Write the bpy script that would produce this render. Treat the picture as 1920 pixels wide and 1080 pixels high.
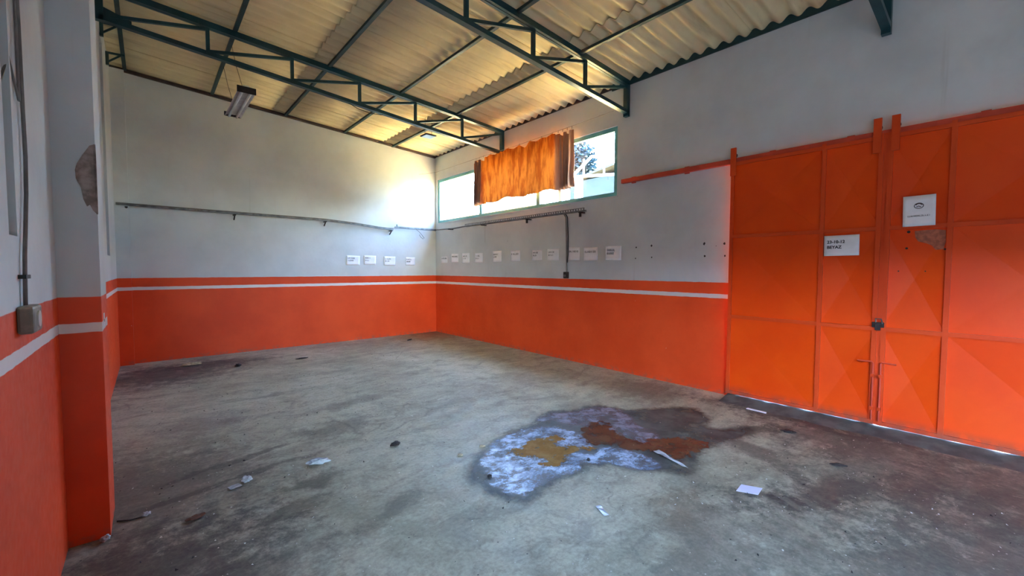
import bpy, bmesh, math, random
from mathutils import Vector, Matrix, noise
random.seed(7)
sc = bpy.context.scene
for o in list(bpy.data.objects): bpy.data.objects.remove(o)
COL = sc.collection
R = math.radians

# ------------------------------------------------------------------ camera
cam = bpy.data.cameras.new('camera'); cam_o = bpy.data.objects.new('camera', cam); COL.objects.link(cam_o)
cam.sensor_width = 36; cam.lens = 14.841; cam.clip_start = .02; cam.clip_end = 300
yaw, pitch, roll = .710889, .0448515, .00253
f_ = Vector((math.sin(yaw)*math.cos(pitch), math.cos(yaw)*math.cos(pitch), -math.sin(pitch)))
r_ = Vector((math.cos(yaw), -math.sin(yaw), 0)); u_ = r_.cross(f_)
r2 = math.cos(roll)*r_ + math.sin(roll)*u_; u2 = -math.sin(roll)*r_ + math.cos(roll)*u_
M = Matrix((r2, u2, -f_)).transposed().to_4x4(); M.translation = (-5.384, -9.137, 1.55)
cam_o.matrix_world = M; sc.camera = cam_o

# ------------------------------------------------------------------ world, sun, exposure
sc.view_settings.view_transform = 'Standard'; sc.view_settings.look = 'None'
sc.view_settings.gamma = 1; sc.view_settings.use_curve_mapping = False
sc.view_settings.exposure = 0.68
w = bpy.data.worlds.new('world'); sc.world = w; w.use_nodes = True
wn = w.node_tree; wn.nodes.clear()
sky = wn.nodes.new('ShaderNodeTexSky'); sky.sky_type = 'NISHITA'; sky.sun_disc = False
sky.sun_elevation = R(50); sky.sun_rotation = R(10); sky.ozone_density = 3.0; sky.dust_density = .6
bg = wn.nodes.new('ShaderNodeBackground'); bg.inputs[1].default_value = 7.0
wo = wn.nodes.new('ShaderNodeOutputWorld')
hs = wn.nodes.new('ShaderNodeHueSaturation'); hs.inputs['Saturation'].default_value = 1.0
wn.links.new(sky.outputs[0], hs.inputs['Color']); wn.links.new(hs.outputs[0], bg.inputs[0]); wn.links.new(bg.outputs[0], wo.inputs[0])
sun = bpy.data.lights.new('sun', 'SUN'); sun.energy = 140; sun.color = (1, .88, .68); sun.angle = R(.6)
sun_o = bpy.data.objects.new('sun', sun); COL.objects.link(sun_o)
el, az = R(50), R(10)       # from +y, slightly +x
sd = Vector((math.sin(az)*math.cos(el), math.cos(az)*math.cos(el), math.sin(el)))
sun_o.rotation_euler = sd.to_track_quat('Z', 'Y').to_euler(); sun_o.location = (8, 10, 20)
def portal(name, loc, rot, sx, sy):
    l = bpy.data.lights.new(name, 'AREA'); l.shape = 'RECTANGLE'; l.size = sx; l.size_y = sy
    l.cycles.is_portal = True
    o = bpy.data.objects.new(name, l); o.location = loc; o.rotation_euler = rot; COL.objects.link(o)
portal('window_portal', (.16, -2.68, 3.18), (0, R(90), 0), 1.05, 5.2)      # emits toward -x
portal('gateway_portal', (-5.95, -12.1, 1.45), (0, R(-90), 0), 2.9, 4.8)   # emits toward +x

# ------------------------------------------------------------------ helpers
def tag(o, label=None, cat=None, group=None, kind=None):
    if label: o['label'] = label
    if cat: o['category'] = cat
    if group: o['group'] = group
    if kind: o['kind'] = kind
    return o
def empty(name, loc=(0,0,0), label=None, cat=None, group=None, kind=None):
    o = bpy.data.objects.new(name, None); o.location = loc; o.empty_display_size = .1; COL.objects.link(o)
    return tag(o, label, cat, group, kind)
def link(name, me, parent=None, loc=None):
    o = bpy.data.objects.new(name, me); COL.objects.link(o)
    if parent: o.parent = parent; o.matrix_parent_inverse = Matrix.Translation(-Vector(parent.location))
    if loc is not None: o.location = loc
    return o
class MB:
    def __init__(s): s.bm = bmesh.new()
    def box(s, a, b, mi=0):
        x0,x1 = sorted((a[0],b[0])); y0,y1 = sorted((a[1],b[1])); z0,z1 = sorted((a[2],b[2]))
        v = [s.bm.verts.new(p) for p in ((x0,y0,z0),(x1,y0,z0),(x1,y1,z0),(x0,y1,z0),(x0,y0,z1),(x1,y0,z1),(x1,y1,z1),(x0,y1,z1))]
        for q in ((0,3,2,1),(4,5,6,7),(0,1,5,4),(1,2,6,5),(2,3,7,6),(3,0,4,7)):
            s.bm.faces.new([v[i] for i in q]).material_index = mi
        return s
    def beam(s, a, b, w_, h, up=(0,0,1)):
        a = Vector(a); b = Vector(b); d = (b-a).normalized(); up = Vector(up)
        if abs(d.dot(up)) > .98: up = Vector((0,1,0))
        sx = d.cross(up).normalized()*w_/2; sz = sx.normalized().cross(d)*h/2
        v = [s.bm.verts.new(p+q) for p in (a,b) for q in (-sx-sz, sx-sz, sx+sz, -sx+sz)]
        for q in ((0,1,2,3),(7,6,5,4),(0,4,5,1),(1,5,6,2),(2,6,7,3),(3,7,4,0)): s.bm.faces.new([v[i] for i in q])
        return s
    def tube(s, pts, r, n=8, caps=True):
        pts = [Vector(p) for p in pts]; rings = []
        ref = None
        for i, p in enumerate(pts):
            d = (pts[min(i+1,len(pts)-1)]-pts[max(i-1,0)]).normalized()
            if ref is None: ref = Vector((0,0,1)) if abs(d.z) < .9 else Vector((1,0,0))
            sx = d.cross(ref).normalized(); sy = sx.cross(d).normalized(); ref = sy
            rr = r[i] if isinstance(r, (list, tuple)) else r
            rings.append([s.bm.verts.new(p+sx*math.cos(2*math.pi*k/n)*rr+sy*math.sin(2*math.pi*k/n)*rr) for k in range(n)])
        for A, B in zip(rings, rings[1:]):
            for k in range(n): s.bm.faces.new((A[k], A[(k+1)%n], B[(k+1)%n], B[k]))
        if caps: s.bm.faces.new(rings[0][::-1]); s.bm.faces.new(rings[-1])
        return s
    def prism(s, poly, z0, z1, tf=lambda p: p):
        A = [s.bm.verts.new(tf(Vector((x,y,z0)))) for x,y in poly]; B = [s.bm.verts.new(tf(Vector((x,y,z1)))) for x,y in poly]
        s.bm.faces.new(A[::-1]); s.bm.faces.new(B); n = len(poly)
        for i in range(n): s.bm.faces.new((A[i], A[(i+1)%n], B[(i+1)%n], B[i]))
        return s
    def grid(s, fn, nu, nv, thick=None):
        V = [[s.bm.verts.new(fn(i/nu, j/nv)) for j in range(nv+1)] for i in range(nu+1)]
        for i in range(nu):
            for j in range(nv): s.bm.faces.new((V[i][j], V[i+1][j], V[i+1][j+1], V[i][j+1]))
        return s
    def mesh(s, name, mats, smooth=False):
        bmesh.ops.recalc_face_normals(s.bm, faces=s.bm.faces)
        me = bpy.data.meshes.new(name); s.bm.to_mesh(me); s.bm.free()
        for m in (mats if isinstance(mats, (list,tuple)) else [mats]): me.materials.append(m)
        if smooth:
            for p in me.polygons: p.use_smooth = True
        return me
    def build(s, name, mats, parent=None, smooth=False, bevel=0):
        o = link(name, s.mesh(name, mats, smooth), parent)
        if bevel:
            b = o.modifiers.new('bevel', 'BEVEL'); b.width = bevel; b.segments = 2; b.limit_method = 'ANGLE'
        return o

# ------------------------------------------------------------------ materials
def srgb(r, g, b):
    f = lambda c: (c/255/12.92) if c/255 <= .04045 else ((c/255+.055)/1.055)**2.4
    return (f(r), f(g), f(b), 1)
class NT:
    def __init__(s, name):
        s.m = bpy.data.materials.new(name); s.m.use_nodes = True; s.t = s.m.node_tree; s.t.nodes.clear()
        s.out = s.t.nodes.new('ShaderNodeOutputMaterial'); s.geo = None
    def n(s, typ, **k):
        x = s.t.nodes.new(typ)
        for a, v in k.items(): setattr(x, a, v)
        return x
    def put(s, sock, v):
        if isinstance(v, bpy.types.NodeSocket): s.t.links.new(v, sock)
        elif isinstance(v, (tuple, list)) and len(v) == 3 and sock.type == 'RGBA': sock.default_value = (*v, 1)
        else: sock.default_value = v
    def pos(s):
        if not s.geo: s.geo = s.n('ShaderNodeNewGeometry')
        return s.geo.outputs['Position']
    def obj(s): return s.n('ShaderNodeTexCoord').outputs['Object']
    def math(s, op, a, b=0, c=None, clamp=False):
        x = s.n('ShaderNodeMath', operation=op, use_clamp=clamp); s.put(x.inputs[0], a); s.put(x.inputs[1], b)
        if c is not None: s.put(x.inputs[2], c)
        return x.outputs[0]
    def vscale(s, v, sx, sy, sz, rot=0):
        x = s.n('ShaderNodeMapping'); s.put(x.inputs[0], v); x.inputs['Scale'].default_value = (sx,sy,sz); x.inputs['Rotation'].default_value = (0,0,rot)
        return x.outputs[0]
    def noise(s, v, scale, detail=4, rough=.55, dist=0, col=False):
        x = s.n('ShaderNodeTexNoise'); s.put(x.inputs['Vector'], v); x.inputs['Scale'].default_value = scale
        x.inputs['Detail'].default_value = detail; x.inputs['Roughness'].default_value = rough; x.inputs['Distortion'].default_value = dist
        return x.outputs['Color' if col else 'Fac']
    def ramp(s, v, lo, hi, a=0., b=1.):
        x = s.n('ShaderNodeMapRange', interpolation_type='SMOOTHSTEP'); s.put(x.inputs['Value'], v)
        x.inputs['From Min'].default_value = lo; x.inputs['From Max'].default_value = hi; x.inputs['To Min'].default_value = a; x.inputs['To Max'].default_value = b
        return x.outputs[0]
    def mix(s, f, a, b, mode='MIX'):
        x = s.n('ShaderNodeMix', data_type='RGBA', blend_type=mode); s.put(x.inputs[0], f); s.put(x.inputs[6], a); s.put(x.inputs[7], b)
        return x.outputs[2]
    def xyz(s, v):
        x = s.n('ShaderNodeSeparateXYZ'); s.put(x.inputs[0], v); return x.outputs
    def bump(s, h, st=.3, dist=.01):
        x = s.n('ShaderNodeBump'); s.put(x.inputs['Height'], h); x.inputs['Strength'].default_value = st; x.inputs['Distance'].default_value = dist
        return x.outputs[0]
    def bsdf(s, col, rough=.5, metal=0, normal=None, spec=.5, **k):
        x = s.n('ShaderNodeBsdfPrincipled'); s.put(x.inputs['Base Color'], col); s.put(x.inputs['Roughness'], rough); s.put(x.inputs['Metallic'], metal)
        s.put(x.inputs['Specular IOR Level'], spec)
        if normal is not None: s.put(x.inputs['Normal'], normal)
        for a, v in k.items(): s.put(x.inputs[a], v)
        return x.outputs[0]
    def done(s, sh):
        s.t.links.new(sh, s.out.inputs[0]); return s.m
def simple(name, c, rough=.5, metal=0, var=.12, scale=8, bump=0., spec=.5):
    t = NT(name); v = t.obj(); nz = t.noise(v, scale)
    d = tuple(x*(1-var*2) for x in c[:3]); h = tuple(min(1, x*(1+var)) for x in c[:3])
    col = t.mix(t.ramp(nz, .35, .65), d, h)
    return t.done(t.bsdf(col, rough, metal, t.bump(t.noise(v, scale*6), bump, .004) if bump else None, spec))

WHITE = srgb(205, 201, 196); ORANGE = srgb(226, 74, 22)
def wall_material(name, gloss=.42):
    t = NT(name); p = t.pos(); z = t.xyz(p)[2]
    wob = t.math('MULTIPLY', t.math('SUBTRACT', t.noise(p, 9, 3), .5), .012)
    zz = t.math('ADD', z, wob)
    blot = t.noise(p, 1.1, 5, .6); fine = t.noise(p, 22, 4)
    white = t.mix(t.ramp(blot, .3, .7), srgb(198,200,200), srgb(214,216,216))
    drips = t.noise(t.vscale(p, 9, 9, .5), 1.0, 4, .6)
    white = t.mix(t.ramp(drips, .62, .8, 0, .25), white, srgb(160,150,135))
    orange = t.mix(t.ramp(blot, .3, .7), srgb(216,66,18), srgb(232,80,30))
    scuff = t.math('MULTIPLY', t.ramp(t.noise(p, 5.5, 6, .7), .66, .74), .35)
    orange = t.mix(scuff, orange, srgb(196,84,52))
    chips = t.ramp(t.noise(p, 16, 2, .5), .79, .81)
    orange = t.mix(t.math('MULTIPLY', chips, .8), orange, srgb(225,190,175))
    base_dirt = t.math('MULTIPLY', t.ramp(z, .0, .10, 1, 0), t.ramp(t.noise(p, 14, 4), .45, .65))
    orange = t.mix(t.math('MULTIPLY', base_dirt, .5), orange, srgb(120,100,90))
    in_or = t.ramp(zz, 1.386, 1.392, 1, 0)
    stripe = t.math('MULTIPLY', t.ramp(zz, 1.190, 1.194), t.ramp(zz, 1.243, 1.247, 1, 0))
    col = t.mix(in_or, white, orange); col = t.mix(stripe, col, srgb(232,226,222))
    rough = t.math('SUBTRACT', t.ramp(fine, .3, .7, .62, .75), t.math('MULTIPLY', in_or, .18))
    b = t.bump(t.math('ADD', t.noise(p, 3, 3), t.math('MULTIPLY', fine, .25)), .25, .02)
    return t.done(t.bsdf(col, rough, 0, b, .4))
M_wall = wall_material('painted_plaster')

def floor_material():
    t = NT('stained_concrete'); p = t.pos()
    warp = t.n('ShaderNodeVectorMath', operation='MULTIPLY_ADD')
    t.put(warp.inputs[0], t.noise(p, 1.6, 4, .6, col=True)); warp.inputs[1].default_value = (.5,.5,0); t.put(warp.inputs[2], p)
    pw = warp.outputs[0]                                  # shifted by about +0.25
    big = t.noise(p, .7, 5, .6, .6); mid = t.noise(p, 2.8, 6, .65, .4); fine = t.noise(p, 40, 4, .6)
    streak = t.noise(t.vscale(pw, .8, 3.2, 1, R(6)), 1.5, 7, .7, .6); streak2 = t.noise(t.vscale(pw, 1.6, 14, 1, R(5)), 1.2, 6, .7)
    col = t.mix(t.ramp(big, .34, .66), srgb(146,144,122), srgb(182,181,160))
    col = t.mix(t.ramp(mid, .35, .72, 0, .6), col, srgb(182,179,158))
    col = t.mix(t.ramp(streak, .5, .72, 0, .55), col, srgb(200,196,172))
    col = t.mix(t.ramp(streak, .50, .28, 0, .55), col, srgb(98,95,86))
    col = t.mix(t.ramp(streak2, .60, .76, 0, .35), col, srgb(96,92,84))
    col = t.mix(t.ramp(t.noise(p, 1.9, 5, .7), .60, .74, 0, .4), col, srgb(132,112,88))
    X, Y, Z = t.xyz(pw)
    wet = 0.0
    # (x, y, radius x, radius y, turn deg, colour, strength)  stains and dirt, plus broad darkening of the foreground and right side
    blobs = [(-3.6,-9.0,2.4,1.3,0,(104,108,94),.5), (-5.2,-1.2,1.0,.9,8,(66,62,62),.85), (-4.5,-.8,.9,.35,0,(74,70,70),.8), (-5.45,-5.35,.85,.9,0,(76,68,66),.6), (-4.0,-4.95,.4,.25,0,(96,90,80),.6),
             (-4.55,-5.85,.30,.12,10,(86,80,66),.7), (-1.5,-7.75,.75,.12,60,(70,62,56),.6), (-2.15,-8.2,.42,.10,-60,(44,42,38),.75),
             (-2.25,-8.35,.12,.10,0,(28,27,26),.85), (-1.75,-8.45,.9,.22,-30,(64,60,57),.8), (-.62,-8.2,.6,.75,0,(78,70,66),.75), (-.35,-7.9,.22,1.2,0,(56,52,50),.9),
             (-.95,-9.2,.8,.5,0,(72,68,66),.7), (-.05,-.35,.65,.85,0,(128,100,72),.75), (-.6,-.6,1.1,.8,0,(140,126,106),.6), (-1.9,-9.3,1.2,.7,0,(84,80,76),.7), (-3.05,-8.2,.8,.35,30,(112,102,90),.5),
             (-5.3,-7.2,.7,1.2,0,(80,72,70),.6), (-2.75,-7.85,.32,.18,0,(122,106,84),.5), (-.55,-6.2,.5,.6,0,(104,92,84),.6), (-1.0,-7.62,.45,.11,-20,(52,44,40),.7), (-.9,-8.75,1.5,.8,-15,(86,82,74),.6), (-2.6,-8.9,.9,.4,-20,(96,94,84),.6),
             (-5.35,-6.3,.6,.5,0,(74,66,64),.7), (-4.9,-5.15,.7,.06,14,(72,66,62),.6), (-5.0,-5.55,.9,.05,10,(70,64,60),.6), (-4.2,-6.6,.35,.10,25,(90,84,70),.6), (-4.75,-6.2,.3,.12,20,(84,76,62),.65),
             (-3.6,-4.3,.8,.12,8,(112,106,92),.5), (-2.9,-5.1,.9,.1,4,(118,110,94),.4), (-1.4,-4.9,1.0,.5,0,(122,112,98),.4), (-5.0,-4.0,.5,.4,0,(112,106,104),.4)]
    brk = t.math('MULTIPLY', t.math('SUBTRACT', t.noise(p, 5.5, 9, .8), .5), 3.2)
    for (bx,by,rx,ry,a,c,st) in blobs:
        ca, sa = math.cos(R(a)), math.sin(R(a)); cx, cy = bx+.25, by+.25
        dx = t.math('SUBTRACT', X, cx); dy = t.math('SUBTRACT', Y, cy)
        uu = t.math('MULTIPLY_ADD', dx, ca/rx, t.math('MULTIPLY', dy, sa/rx)); vv = t.math('MULTIPLY_ADD', dx, -sa/ry, t.math('MULTIPLY', dy, ca/ry))
        d = t.math('SQRT', t.math('MULTIPLY_ADD', uu, uu, t.math('MULTIPLY', vv, vv)))
        m = t.ramp(t.math('ADD', d, brk), .35, 1.25, st, 0); col = t.mix(m, col, srgb(*c))
    # dusty tyre-tread ribs near the wet patch
    wv = t.n('ShaderNodeTexWave', wave_type='BANDS', bands_direction='X'); t.put(wv.inputs[0], t.vscale(p, 1, 1, 1, R(25))); wv.inputs['Scale'].default_value = 2.6; wv.inputs['Distortion'].default_value = 3; wv.inputs['Detail'].default_value = 3
    dx = t.math('MULTIPLY', t.math('SUBTRACT', X, -2.35), 1.2); dy = t.math('MULTIPLY', t.math('SUBTRACT', Y, -8.05), 2.2)
    m = t.ramp(t.math('SQRT', t.math('MULTIPLY_ADD', dx, dx, t.math('MULTIPLY', dy, dy))), .4, 1.1, 1, 0)
    col = t.mix(t.math('MULTIPLY', m, t.ramp(wv.outputs['Fac'], .2, .9, 0, .4)), col, srgb(150,144,128))
    # cracks
    vo = t.n('ShaderNodeTexVoronoi', feature='DISTANCE_TO_EDGE'); t.put(vo.inputs['Vector'], pw); vo.inputs['Scale'].default_value = .55
    crack = t.math('MULTIPLY', t.ramp(vo.outputs['Distance'], .0, .008, 1, 0), t.ramp(t.noise(p, 1.3), .5, .6))
    col = t.mix(t.math('MULTIPLY', crack, .45), col, srgb(90,86,80))
    rough = t.math('ADD', t.ramp(mid, .3, .7, .42, .66), t.math('MULTIPLY', fine, .1))
    blotch = t.noise(pw, 4.2, 8, .78, .2)
    col = t.mix(t.ramp(blotch, .47, .62, 0, .38), col, srgb(106,102,90)); col = t.mix(t.ramp(blotch, .44, .32, 0, .45), col, srgb(200,197,176))
    grain = t.noise(p, 13, 8, .8); col = t.mix(t.ramp(grain, .40, .62, 0, .45), col, srgb(112,108,98), 'MULTIPLY') if False else t.mix(t.ramp(grain, .52, .66, 0, .4), col, srgb(92,88,80))
    # specks of white grit and dark grit
    col = t.mix(t.ramp(fine, .32, .7, 0, .22), col, srgb(70,68,62), 'MULTIPLY')
    v2 = t.n('ShaderNodeTexVoronoi'); t.put(v2.inputs['Vector'], p); v2.inputs['Scale'].default_value = 22
    speck = t.math('MULTIPLY', t.ramp(v2.outputs['Distance'], .07, .10, 1, 0), t.ramp(t.xyz(v2.outputs['Color'])[0], .86, .88))
    col = t.mix(t.math('MULTIPLY', speck, .8), col, srgb(215,215,205))
    speck2 = t.math('MULTIPLY', t.ramp(v2.outputs['Distance'], .10, .14, 1, 0), t.ramp(t.xyz(v2.outputs['Color'])[1], .90, .92))
    col = t.mix(t.math('MULTIPLY', speck2, .8), col, srgb(60,56,52))
    h = t.math('ADD', t.math('MULTIPLY', mid, .6), t.math('ADD', t.math('MULTIPLY', fine, .12), t.math('MULTIPLY', streak2, .3)))
    return t.done(t.bsdf(col, rough, 0, t.bump(h, .35, .012), .28))
M_floor = floor_material()

def sheet_material():
    t = NT('fibre_cement'); p = t.pos()
    a = t.noise(t.vscale(p, .5, 5, 1), 2.0, 6, .65, .3); b = t.noise(p, 1.1, 5, .6); c = t.noise(p, 30, 3)
    col = t.mix(t.ramp(b, .3, .7), srgb(222,202,160), srgb(240,220,174))
    col = t.mix(t.ramp(a, .5, .75, 0, .45), col, srgb(176,150,116)); col = t.mix(t.ramp(a, .45, .25, 0, .3), col, srgb(236,222,190))
    return t.done(t.bsdf(col, .85, 0, t.bump(t.math('ADD', c, a), .15, .006), .2))
M_sheet = sheet_material()
M_teal = simple('teal_enamel', srgb(16, 64, 72), .42, 0, .12, 5, .1)
M_teal_dark = simple('dark_teal_enamel', srgb(24, 58, 60), .5, 0, .15, 5, .1)
M_brown = simple('rusty_angle_iron', srgb(66, 50, 46), .6, 0, .2, 5)
M_frame = simple('window_frame_paint', srgb(108, 174, 176), .45, 0, .08, 5)
def door_paint(name, c1, c2, rough=.34):
    t = NT(name); p = t.pos()
    b = t.noise(p, 1.7, 5, .6); f2 = t.noise(p, 60, 3)
    col = t.mix(t.ramp(b, .3, .7), c1, c2)
    col = t.mix(t.math('MULTIPLY', t.ramp(t.noise(p, 7, 6, .75), .70, .76), .4), col, srgb(150,96,70))
    z = t.xyz(p)[2]
    col = t.mix(t.math('MULTIPLY', t.ramp(z, .05, .17, 1, 0), t.ramp(t.noise(p, 9, 5), .4, .6, .2, .75)), col, srgb(128,82,66))
    return t.done(t.bsdf(col, t.ramp(f2, .3, .7, rough, rough+.1), 0, t.bump(t.noise(p, 14, 2), .08, .01), .28))
M_door = door_paint('orange_gate_paint', srgb(232,68,5), srgb(238,78,8))
M_doorframe = door_paint('orange_frame_paint', srgb(214,66,18), srgb(222,78,30), .4)
M_track = simple('red_orange_track_paint', srgb(206, 72, 48), .45, 0, .1, 4)
M_metal = simple('galvanised_steel', srgb(120,120,120), .5, .4, .2, 14)
M_dark = simple('dark_iron', srgb(46,38,36), .6, .2, .2, 14)
M_cable = simple('grey_cable', srgb(118,112,108), .6, 0, .1, 14)
M_black = simple('black_ink', srgb(26,25,30), .8, 0, .05, 20)
M_paper = simple('white_paper', srgb(250,248,252), .8, 0, .03, 6)
M_lampw = simple('lamp_white_enamel', srgb(205,200,196), .4, 0, .08, 10)
M_tube = simple('lamp_tube_glass', srgb(230,232,230), .2, 0, .03, 10)
M_grey = simple('grey_plaster_infill', srgb(140,138,142), .8, 0, .08, 4)
M_conc = simple('threshold_concrete', srgb(84,84,80), .8, 0, .2, 6, .3)
M_plas = simple('crumpled_plastic', srgb(172,180,186), .25, 0, .12, 20)
M_rust = simple('rusty_brown_debris', srgb(96,56,34), .8, 0, .2, 30)
M_dkdeb = simple('dark_debris', srgb(40,34,32), .7, 0, .2, 30)
M_tan = simple('pale_rag', srgb(180,165,135), .85, 0, .15, 30)
M_patch = simple('bare_mortar', srgb(158,142,134), .9, 0, .2, 18, .6)
M_blue = simple('sky_tinted_diffuser', srgb(120,165,225), .35, 0, .03, 8)  # blue tint paints in the outdoor light reflected by the face
M_socket = simple('old_beige_plastic', srgb(150,138,120), .5, 0, .2, 14)

# ------------------------------------------------------------------ setting: floor
XL = -5.76; YB = -19.0
def ztop(x): return 4.26 + .07*(-x)      # underside of the roof valleys
o = MB().box((XL-.2, YB-.2, -.15), (.0, .2, 0)).build('floor', M_floor); tag(o, kind='structure')

def wall_grid(fix, lo, hi, axis_span, zspan, holes):
    """boxes of a wall with rectangular holes; fix='x' wall plane x in lo..hi, spans y; else spans x"""
    us = sorted({axis_span[0], axis_span[1], *[h[0] for h in holes], *[h[1] for h in holes]})
    zs = sorted({zspan[0], zspan[1], *[h[2] for h in holes], *[h[3] for h in holes]})
    mb = MB()
    for i in range(len(us)-1):
        j = 0
        while j < len(zs)-1:
            cu = (us[i]+us[i+1])/2
            inside = lambda k: any(h[0] < cu < h[1] and h[2] < (zs[k]+zs[k+1])/2 < h[3] for h in holes)
            if inside(j): j += 1; continue
            k = j
            while k+1 < len(zs)-1 and not inside(k+1): k += 1
            if fix == 'x': mb.box((lo, us[i], zs[j]), (hi, us[i+1], zs[k+1]))
            else: mb.box((us[i], lo, zs[j]), (us[i+1], hi, zs[k+1]))
            j = k+1
    return mb
# right wall (window band, gate opening)
WY0, WY1, WZ0, WZ1 = -5.30, -.10, 2.655, 3.70
mb = wall_grid('x', 0, .22, (YB-.2, .2), (-.15, 4.29), [(WY0, WY1, WZ0, WZ1), (-9.74, -7.10, -.15, 2.80)])
tag(mb.build('wall_right', M_wall), kind='structure')
# far wall with a sloping top
mb = MB(); mb.prism([(XL-.2,-.15),(0,-.15),(0,4.27),(XL-.2, ztop(XL-.2)+.01)], 0, .2, lambda p: Vector((p.x, p.z, p.y)))
tag(mb.build('wall_far', M_wall), kind='structure')
mb = MB(); mb.prism([(XL-.2,-.15),(0,-.15),(0,4.29),(XL-.2, ztop(XL-.2)+.03)], YB-.2, YB, lambda p: Vector((p.x, p.z, p.y)))
tag(mb.build('wall_back', simple('dark_back_wall', srgb(92,88,84), .9, 0, .15, 3)), kind='structure')  # unseen wall, set far back and coloured dark to cut bounced light
# left wall with two tall narrow recesses and a gateway behind the camera
rec = [(-6.80,-6.67,1.67,4.45), (-1.95,-1.45,1.71,4.45)]
mb = wall_grid('x', XL-.2, XL, (YB, 0), (-.15, 4.70), [*rec, (-14.5, -9.7, 0, 3.0)])
wl = tag(mb.build('wall_left', M_wall), kind='structure')
for a in rec:
    MB().box((XL-.2, a[0], a[2]), (XL-.055, a[1], a[3])).build('recess_panel', M_grey, wl)
# pilasters
def pillar(y0, y1, label, patch=False):
    r = empty('wall_pillar', (XL, (y0+y1)/2, 0), label, 'pillar')
    MB().box((XL, y0, 0), (-5.59, y1, ztop(-5.59)-.02)).build('shaft', M_wall, r)
    return r
pn = pillar(-5.82, -5.43, 'near painted pillar on the left wall with broken plaster on its edge')
# broken plaster patch on the near pillar's corner
rp = random.Random(3)
pts = [(-5.592,2.235),(-5.612,2.225),(-5.640,2.17),(-5.664,2.12),(-5.672,2.085),(-5.668,2.04),(-5.650,1.99),(-5.646,1.93),(-5.630,1.89),(-5.618,1.90),(-5.610,1.87),(-5.592,1.85)]
mb = MB(); mb.prism([(x+rp.uniform(-.002,.002), z) for x,z in pts], -5.8235, -5.815, lambda p: Vector((p.x, p.z, p.y))); mb.build('broken_plaster', M_patch, pn)
mb = MB(); mb.prism([(-5.8235,2.235),(-5.8235,1.85),(-5.81,1.87),(-5.80,1.95),(-5.807,2.03),(-5.798,2.12),(-5.812,2.2)], -5.595, -5.5875, lambda p: Vector((p.z, p.x, p.y))); mb.build('broken_plaster', M_patch, pn)
MB().box((-5.5895,-5.72,1.205),(-5.588,-5.66,1.285)).build('sticker', M_paper, pn)
MB().box((-5.5885,-5.70,1.235),(-5.587,-5.68,1.25)).build('screw_head', M_dark, pn)
pillar(-.10, 0, 'painted pillar in the far left corner beside the far wall')
# small coves/threshold under the gate
mb = MB(); n = 120; y0, y1 = -9.75, -7.0
mb.grid(lambda u, v: Vector(((-.34, -.20, -.10, .0, .24)[round(v*4)] + (noise.noise(Vector((u*9,3,v)))*.05 if v < .1 else 0), y0+(y1-y0)*u,
        (.001, .024, .042, .049, .030)[round(v*4)] - .004 + (noise.noise(Vector((u*22, 0, 0)))*.014 if v > .1 else 0))), n, 4)
tag(mb.build('trim_1', M_conc, smooth=True), kind='structure')

# ------------------------------------------------------------------ roof: corrugated sheets, purlins
roof = empty('ceiling', (0,0,0), kind='structure')
PITCH = .177; SW = 6*PITCH
def sheet_mesh(name, x0, x1, zoff, seed):
    rr = random.Random(seed); mb = MB(); bm = mb.bm; NS = 12; nu = 6*NS+4; xs = [x0+(x1-x0)*i/3 for i in range(4)]
    def P(i, x, top):
        y = -i*PITCH/NS
        z = ztop(x)+zoff+.055*(.5-.5*math.cos(2*math.pi*y/PITCH)) + .003*noise.noise(Vector((x*2, y*2, seed)))
        return Vector((x, y, z + (.0065 if top else 0)))
    L = [[bm.verts.new(P(i,x,0)) for x in xs] for i in range(nu+1)]; T = [[bm.verts.new(P(i,x,1)) for x in xs] for i in range(nu+1)]
    for i in range(nu):
        for j in range(3):
            bm.faces.new((L[i][j],L[i+1][j],L[i+1][j+1],L[i][j+1])); bm.faces.new((T[i][j],T[i][j+1],T[i+1][j+1],T[i+1][j]))
        bm.faces.new((L[i][0],T[i][0],T[i+1][0],L[i+1][0])); bm.faces.new((L[i][3],L[i+1][3],T[i+1][3],T[i][3]))
    for i in (0, nu):
        for j in range(3): bm.faces.new((L[i][j],L[i][j+1],T[i][j+1],T[i][j]))
    return mb.mesh(name, M_sheet, smooth=True)
rows = [(.38, -1.32, 0.0), (-1.05, -3.52, .013), (-3.25, -6.05, .026)]
for ri, (xa, xb, zo) in enumerate(rows):
    ms = [sheet_mesh('roofing_sheet', xa, xb, zo, ri), sheet_mesh('roofing_sheet', xa, xb, zo+.0065, ri+10)]
    k = 0; y = .35
    while y > YB-.2:
        o = link('roofing_sheet', ms[k%2], roof, (random.uniform(-.012,.012), y, random.uniform(0,.001)))
        y -= SW; k += 1
TRY = [-2.62, -5.48, -8.34, -11.2, -14.06, -16.92]
PX = [(-5.58,.026),(-4.46,.026),(-3.31,.013),(-2.19,.013),(-1.11,0.0)]
for px, zo in PX:
    z = ztop(px)+zo
    MB().beam((px, YB, z-.018), (px, 0, z-.018), .045, .036).build('purlin', M_teal_dark, roof)
MB().box((-.022, -19, 4.228), (-.001, -5.2, 4.335)).build('eaves_angle', M_teal_dark, roof); MB().box((-.016, -5.2, 4.252), (-.001, 0, 4.335)).build('eaves_angle', M_brown, roof)
mb = MB(); mb.beam((XL, -.03, ztop(XL)-.005), (-.02, -.03, 4.255), .05, .045); mb.build('edge_angle', M_brown, roof)
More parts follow.
